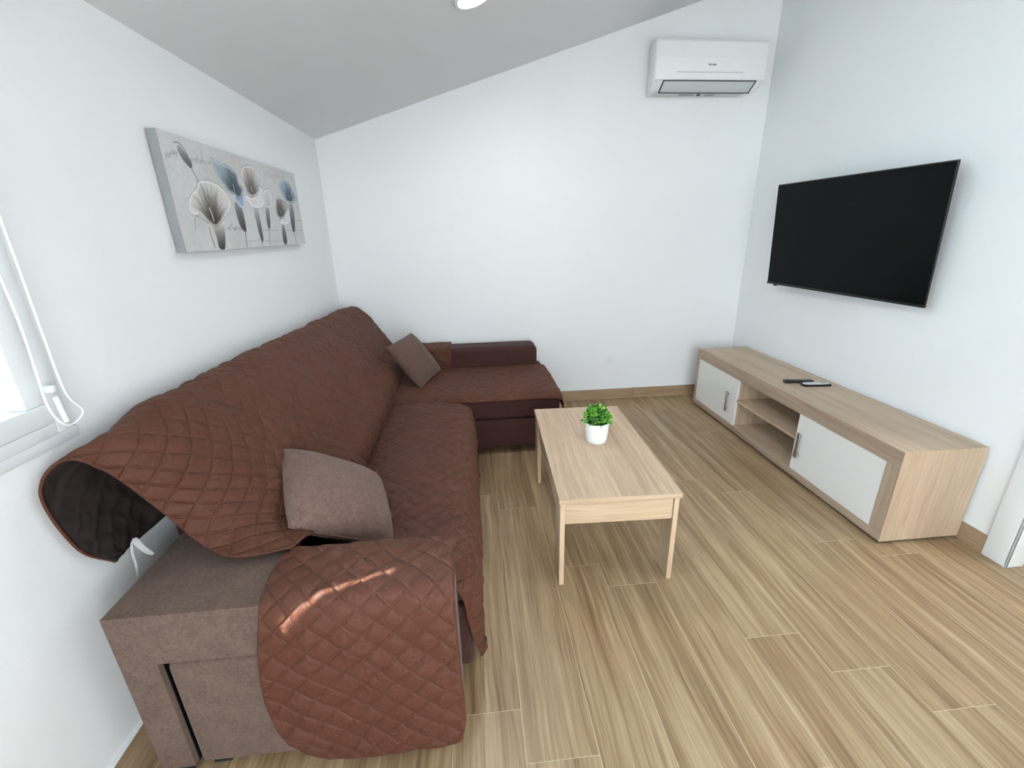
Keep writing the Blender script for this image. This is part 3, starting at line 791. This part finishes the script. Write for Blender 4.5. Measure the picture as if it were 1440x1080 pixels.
for i in range(26):
    a = i*2.4; r1 = .008+.03*(i % 5)/5
    st = [Vector((r1*.6*math.cos(a), r1*.6*math.sin(a), .086)), Vector((r1*math.cos(a), r1*math.sin(a), .11)), Vector((r1*1.4*math.cos(a), r1*1.4*math.sin(a), .135+.02*math.cos(i)))]
    for q in range(2):
        d = st[q+1]-st[q]; x_ = d.cross(Vector((0, 0, 1))).normalized()*.0009 if d.cross(Vector((0, 0, 1))).length > 1e-6 else Vector((.0009, 0, 0)); y_ = d.normalized().cross(x_)
        A_ = [bmS.verts.new(st[q]+v_) for v_ in (x_, y_, -x_, -y_)]; B_ = [bmS.verts.new(st[q+1]+v_) for v_ in (x_, y_, -x_, -y_)]
        for k2 in range(4): bmS.faces.new((A_[k2], A_[(k2+1) % 4], B_[(k2+1) % 4], B_[k2]))
finish(bmS, 'stems', M_leafs[3], pp)

# ------------------------------------------------------------------ tv cabinet
XF = 2.851; XB = W-.0135; Y0, Y1 = -.213, -2.013; CH = .480
cb = empty('tv_cabinet', (XF, Y1, 0), 'long low oak TV cabinet with white doors standing against the right wall', 'cabinet')
def cbx(name, lo, hi, mat, parent=cb, bev=.0012, grain=None, seg=1):
    return box(name, tuple(np.array(lo)-np.array((XF, Y1, 0))), tuple(np.array(hi)-np.array((XF, Y1, 0))), mat, parent, bev, seg, grain)
def two_tone(name, lo, hi, grain):
    """board whose narrow front edge has a darker oak tone"""
    off = Vector((XF, Y1, 0)); bm = bmesh.new(); lo = Vector(lo)-off; hi = Vector(hi)-off
    add_box(bm, (lo.x+.0015, lo.y, lo.z), hi, .001, 1, grain, 0)
    fr = 1 if (hi.y-lo.y) > (hi.z-lo.z) else 2
    add_box(bm, lo, (lo.x+.0015, hi.y, hi.z), 0, 1, fr, 1)
    if name == 'side_panel':      # outer face sheet running the full height
        yo = lo.y if lo.y < .5 else hi.y
        add_box(bm, (.001, yo-(.0015 if lo.y < .5 else 0), zb), (hi.x, yo+(0 if lo.y < .5 else .0015), CH-.0006), 0, 1, 2, 0)
    return finish(bm, name, [M_son, M_sonf], cb)
zb = .016
zb = .016
two_tone('top_panel', (XF, Y1, .402), (XB, Y0, CH), 1)
two_tone('bottom_panel', (XF, Y1, zb), (XB, Y0, .056), 1)
two_tone('side_panel', (XF, Y0-.028, .0562), (XB, Y0, .4018), 2)
two_tone('side_panel', (XF, Y1, .0562), (XB, Y1+.066, .4018), 2)
cbx('plinth', (XF+.012, Y1+.012, 0), (XB-.01, Y0-.012, zb-.0005), M_black)
D1a, D1b = Y0-.0285, -.793
D2a, D2b = -1.392, Y1+.0665
cbx('divider', (XF+.022, D1b, .0562), (XB-.01, D1b+.018, .4018), M_son, grain=2)
cbx('divider', (XF+.022, D2a-.018, .0562), (XB-.01, D2a, .4018), M_son, grain=2)
cbx('shelf', (XF+.006, D2a+.0005, .236), (XB-.012, D1b-.0005, .254), M_son, grain=1)
cbx('back_board', (XB-.0095, D2b, .0562), (XB-.004, D1a, .4018), M_son, grain=1)
for i, (a, b_, hy, hz) in enumerate(((D1a, D1b, -.700, .212), (D2a, D2b, -1.434, .224))):
    dr = cbx('door', (XF+.002, min(a, b_)+.0015, .0575), (XF+.020, max(a, b_)-.0015, .4005), M_door, bev=.001)
    h = cbx('handle', (XF-.017, hy-.011, hz-.076), (XF-.010, hy+.011, hz+.076), M_steel, dr, .002, seg=2)
    for dz in (-.058, .050): cbx('handle_post', (XF-.0105, hy-.004, hz+dz), (XF+.0025, hy+.004, hz+dz+.008), M_steel, dr, .001)

# remotes
def remote(name, loc, rz, Lr, Wr, T, body, facem, label, oval):
    r = empty(name, loc, label, 'remote control', rz, 'remote controls on the TV cabinet')
    box('remote_body', (-Lr/2, -Wr/2, .0), (Lr/2, Wr/2, T), body, r, T*.42, 4)
    if oval:
        bm = bmesh.new(); n = 40
        ring = [(math.copysign(abs(math.cos(t))**.45, math.cos(t))*Lr*.455, math.copysign(abs(math.sin(t))**.6, math.sin(t))*Wr*.40) for t in [2*PI*k/n for k in range(n)]]
        a = [bm.verts.new((x, y, T-.0005)) for x, y in ring]; c = [bm.verts.new((x*.97, y*.95, T+.0022)) for x, y in ring]
        bm.faces.new(c)
        for k in range(n): bm.faces.new((a[k], a[(k+1) % n], c[(k+1) % n], c[k]))
        auto_smooth(finish(bm, 'face_plate', facem, r), 40)
        bm = bmesh.new(); add_box(bm, (Lr*.16, -Wr*.26, T+.0022), (Lr*.38, Wr*.26, T+.0032), .0004)
        finish(bm, 'display', plain('remote_display', (150, 165, 160), .3), r)
        zt = T+.0022; xs = np.linspace(-Lr*.36, Lr*.06, 5)
        mb = plain('remote_button_grey', (120, 128, 132), .5)
    else:
        zt = T; xs = np.linspace(-Lr*.40, Lr*.40, 11); mb = plain('remote_button_dark', (60, 62, 66), .5)
    bm = bmesh.new()
    for i, x in enumerate(xs):
        for y in (-Wr*.22, 0, Wr*.22): add_box(bm, (x-.003, y-.0025, zt-.001), (x+.003, y+.0025, zt+.0014), .0006, 1)
    finish(bm, 'buttons', mb, r)
    return r
remote('remote_control', (3.045, -1.100, CH), math.radians(-8), .175, .042, .016, M_black, M_black, 'slim black remote control lying behind the white one on the TV cabinet', False)
remote('remote_control', (3.105, -1.168, CH), math.radians(-6), .170, .050, .014, M_black, plain('remote_white', (238, 238, 236), .3), 'white-faced remote control with black edge lying on the TV cabinet', True)

# ------------------------------------------------------------------ television
tvw, tvh = 1.118, .652
tv = empty('television', (3.163, -1.043, 1.349), 'black flat screen television mounted tilted on the right wall', 'television')
tv.rotation_euler = (0, 0, 0)
Mtv = Matrix.Rotation(-.057, 4, 'Y') @ Matrix.Rotation(.046, 4, 'Z')
Mtv = Matrix.Rotation(.046, 4, 'Z') @ Matrix.Rotation(-.057, 4, 'Y')
# local: screen faces -x
def tvb(name, lo, hi, mat, bev=0, seg=2): return box(name, lo, hi, mat, tv, bev, seg, M=Mtv)
tvb('tv_housing', (.001, -tvw/2, -tvh/2), (.010, tvw/2, tvh/2), M_black, .002)
tvb('tv_rear_bulge', (.0101, -.42, -.29), (.050, .42, .14), M_black, .012)
tvb('screen', (-.0012, -tvw/2+.006, -tvh/2+.014), (.0012, tvw/2-.006, tvh/2-.006), M_screen)
tvb('bezel_strip', (-.0022, -tvw/2, -tvh/2), (.001, tvw/2, -tvh/2+.0135), M_black, .0006, 1)
tvb('sensor', (.002, tvw/2-.085, -tvh/2-.010), (.018, tvw/2-.060, -tvh/2+.001), M_black, .002)
box('wall_mount', (.048, -.16, -.12), (W-3.163-.0005, .16, .12), M_black, tv, .002)

# ------------------------------------------------------------------ air conditioner
ac = empty('air_conditioner', (2.700, -.001, 2.30), 'white wall-mounted air conditioner high on the back wall', 'air conditioner')
hw = .388
prof_ac = [(-.0, .0), (-.0, .285), (-.150, .290), (-.185, .283), (-.200, .262), (-.205, .18), (-.203, .055), (-.190, .048), (-.120, .004)]
casing = poly_extrude('casing', [(y, z) for y, z in prof_ac], 0, -hw, hw, M_acw, ac, .006, 3)
for v_ in casing.data.vertices:      # the rear tapers in towards the wall plate
    v_.co.x *= 1-.085*max(0, min(1, (v_.co.y+.14)/.14))
bm = bmesh.new()
pf_ = [(-.190, .288), (-.203, .270), (-.209, .18), (-.207, .055), (-.200, .055), (-.200, .27)]
front = poly_extrude('front_panel', pf_, 0, -hw+.004, hw-.004, M_acw, ac, .002, 2)
box('display_slot', (-.235, -.2095, .094), (.225, -.2055, .100), M_acg, ac, .001, 1)
Ml = Matrix.Translation((0, -.160, .0265)) @ Matrix.Rotation(math.radians(-34), 4, 'X')
box('louver', (-.315, -.042, -.005), (.325, .042, .0), M_acg, ac, .002, 2, M=Ml)
bm = bmesh.new()
for lo, hi in (((-.323, .044, -.006), (.333, .048, .002)), ((-.323, -.048, -.006), (.333, -.044, .002)), ((-.323, -.048, -.006), (-.318, .048, .002)), ((.329, -.048, -.006), (.333, .048, .002))):
    add_box(bm, lo, hi, M=Ml)
finish(bm, 'louver_gap', M_acd, ac)
box('bottom_grille', (-.34, -.112, -.004), (.30, -.03, .004), M_acg, ac, .002)
for (a, b_) in ((-.16, -.05), (.03, .10)): box('bottom_clip', (a, -.10, -.008), (b_, -.075, -.0042), M_acm, ac, .001, 1)
box('bottom_latch', (-.03, -.112, -.012), (-.012, -.085, -.0042), M_acd, ac, .001, 1)
# blurred maker's mark: a short dark dash of tiny glyph blocks
bm = bmesh.new()
for i, (w_, h_) in enumerate(((.0045, .010), (.006, .008), (.003, .010), (.006, .008), (.006, .008), (.006, .008))):
    x = -.022+i*.009; add_box(bm, (x, -.2105, .136), (x+w_, -.2088, .136+h_))
finish(bm, 'maker_mark', M_acd, ac)

# ------------------------------------------------------------------ socket
so = empty('wall_socket', (2.178, -.0005, .352), 'white square wall socket low on the back wall', 'socket')
box('cover_plate', (-.042, -.009, -.042), (.042, 0, .042), M_pvc, so, .003, 3)
bm = bmesh.new(); lathe(bm, [(.0205, .0), (.0205, .0012), (.0185, .0012), (.0175, -.004), (0, -.004)], 32)
o = finish(bm, 'socket_well', plain('socket_grey', (205, 208, 208), .4), so); o.rotation_euler = (PI/2, 0, 0); o.location = (0, -.0086, 0); auto_smooth(o, 40)
bm = bmesh.new()
for x in (-.0095, .0095): add_box(bm, (x-.0025, -.0060, -.0025), (x+.0025, -.0045, .0025))
o = finish(bm, 'pin_hole', M_acd, so); 

# ------------------------------------------------------------------ ceiling lamp
cl = empty('ceiling_light', (1.095, -1.205, zc(1.095)), 'round white downlight in the sloping ceiling', 'ceiling light')
cl.rotation_euler = (0, -math.atan(SL), 0)
bm = bmesh.new(); lathe(bm, [(.070, -.0), (.088, -.002), (.090, -.008), (.086, -.013), (.074, -.013), (.070, -.006)], 56)
auto_smooth(finish(bm, 'rim', M_trimw, cl), 50)
me_, nt, b = newmat('lamp_diffuser'); b.inputs['Emission Color'].default_value = (.92, .97, 1, 1); b.inputs['Emission Strength'].default_value = 150
b.inputs['Base Color'].default_value = (.9, .9, .9, 1)
bm = bmesh.new(); lathe(bm, [(0, -.0085), (.0735, -.0085), (.0735, -.0005), (0, -.0005)], 48); finish(bm, 'diffuser', me_, cl)

# ------------------------------------------------------------------ light
def area(name, loc, rot, sx, sy, power, col):
    l = bpy.data.lights.new(name, 'AREA'); l.shape = 'RECTANGLE'; l.size = sx; l.size_y = sy; l.energy = power; l.color = col
    o = bpy.data.objects.new(name, l); COL.objects.link(o); o.location = loc; o.rotation_euler = rot; return o
# daylight entering by the rear glazed door
area('daylight_door', ((gx0+gx1)/2, YR-0.2, gz/2), (PI/2, 0, 0), gx1-gx0, gz, 64, (.86, .94, 1))
area('hall_fill', ((W+.12+HX)/2, -3.0, 2.58), (0, 0, 0), .5, .5, 22, (.95, .98, 1))  # fill light added in the closed hall to brighten the door reveal
area('daylight_window', (-.30, (wy0+wy1)/2, (wz0+wz1)/2), (0, -PI/2, 0), wz1-wz0, wy0-wy1, 460, (.82, .92, 1))
sun = bpy.data.lights.new('sun', 'SUN'); sun.energy = 26; sun.angle = math.radians(.55); sun.color = (1, .96, .90)
so_ = bpy.data.objects.new('sun', sun); COL.objects.link(so_)
hd = Vector((.93, .36, 0)).normalized(); dirv = Vector((hd.x, hd.y, -.98)).normalized()
so_.rotation_euler = dirv.to_track_quat('-Z', 'Y').to_euler()
w = bpy.data.worlds.new('World'); scn.world = w; w.use_nodes = True
nt = w.node_tree; bgn = nt.nodes['Background']
bgn.inputs['Color'].default_value = (.86, .93, 1, 1); bgn.inputs['Strength'].default_value = 1.1

# ------------------------------------------------------------------ camera
yaw, pitch, roll, f = -.0871, -.3353, -.0226, 619.22
fwd = Vector((-math.sin(yaw)*math.cos(pitch), math.cos(yaw)*math.cos(pitch), math.sin(pitch)))
r0 = Vector((math.cos(yaw), math.sin(yaw), 0)); u0 = r0.cross(fwd)
r_ = r0*math.cos(roll)+u0*math.sin(roll); u_ = -r0*math.sin(roll)+u0*math.cos(roll)
cam = bpy.data.cameras.new('camera'); co = bpy.data.objects.new('camera', cam); COL.objects.link(co)
cam.sensor_width = 36; cam.sensor_fit = 'HORIZONTAL'; cam.lens = f/1440*36; cam.clip_start = .02
Mx = Matrix((r_, u_, -fwd)).transposed().to_4x4(); Mx.translation = Vector((1.0205, -3.5439, 1.4223)); co.matrix_world = Mx
scn.camera = co
vs = scn.view_settings; vs.view_transform = 'Standard'; vs.look = 'None'; vs.gamma = 1; vs.use_curve_mapping = False; vs.exposure = 0.46
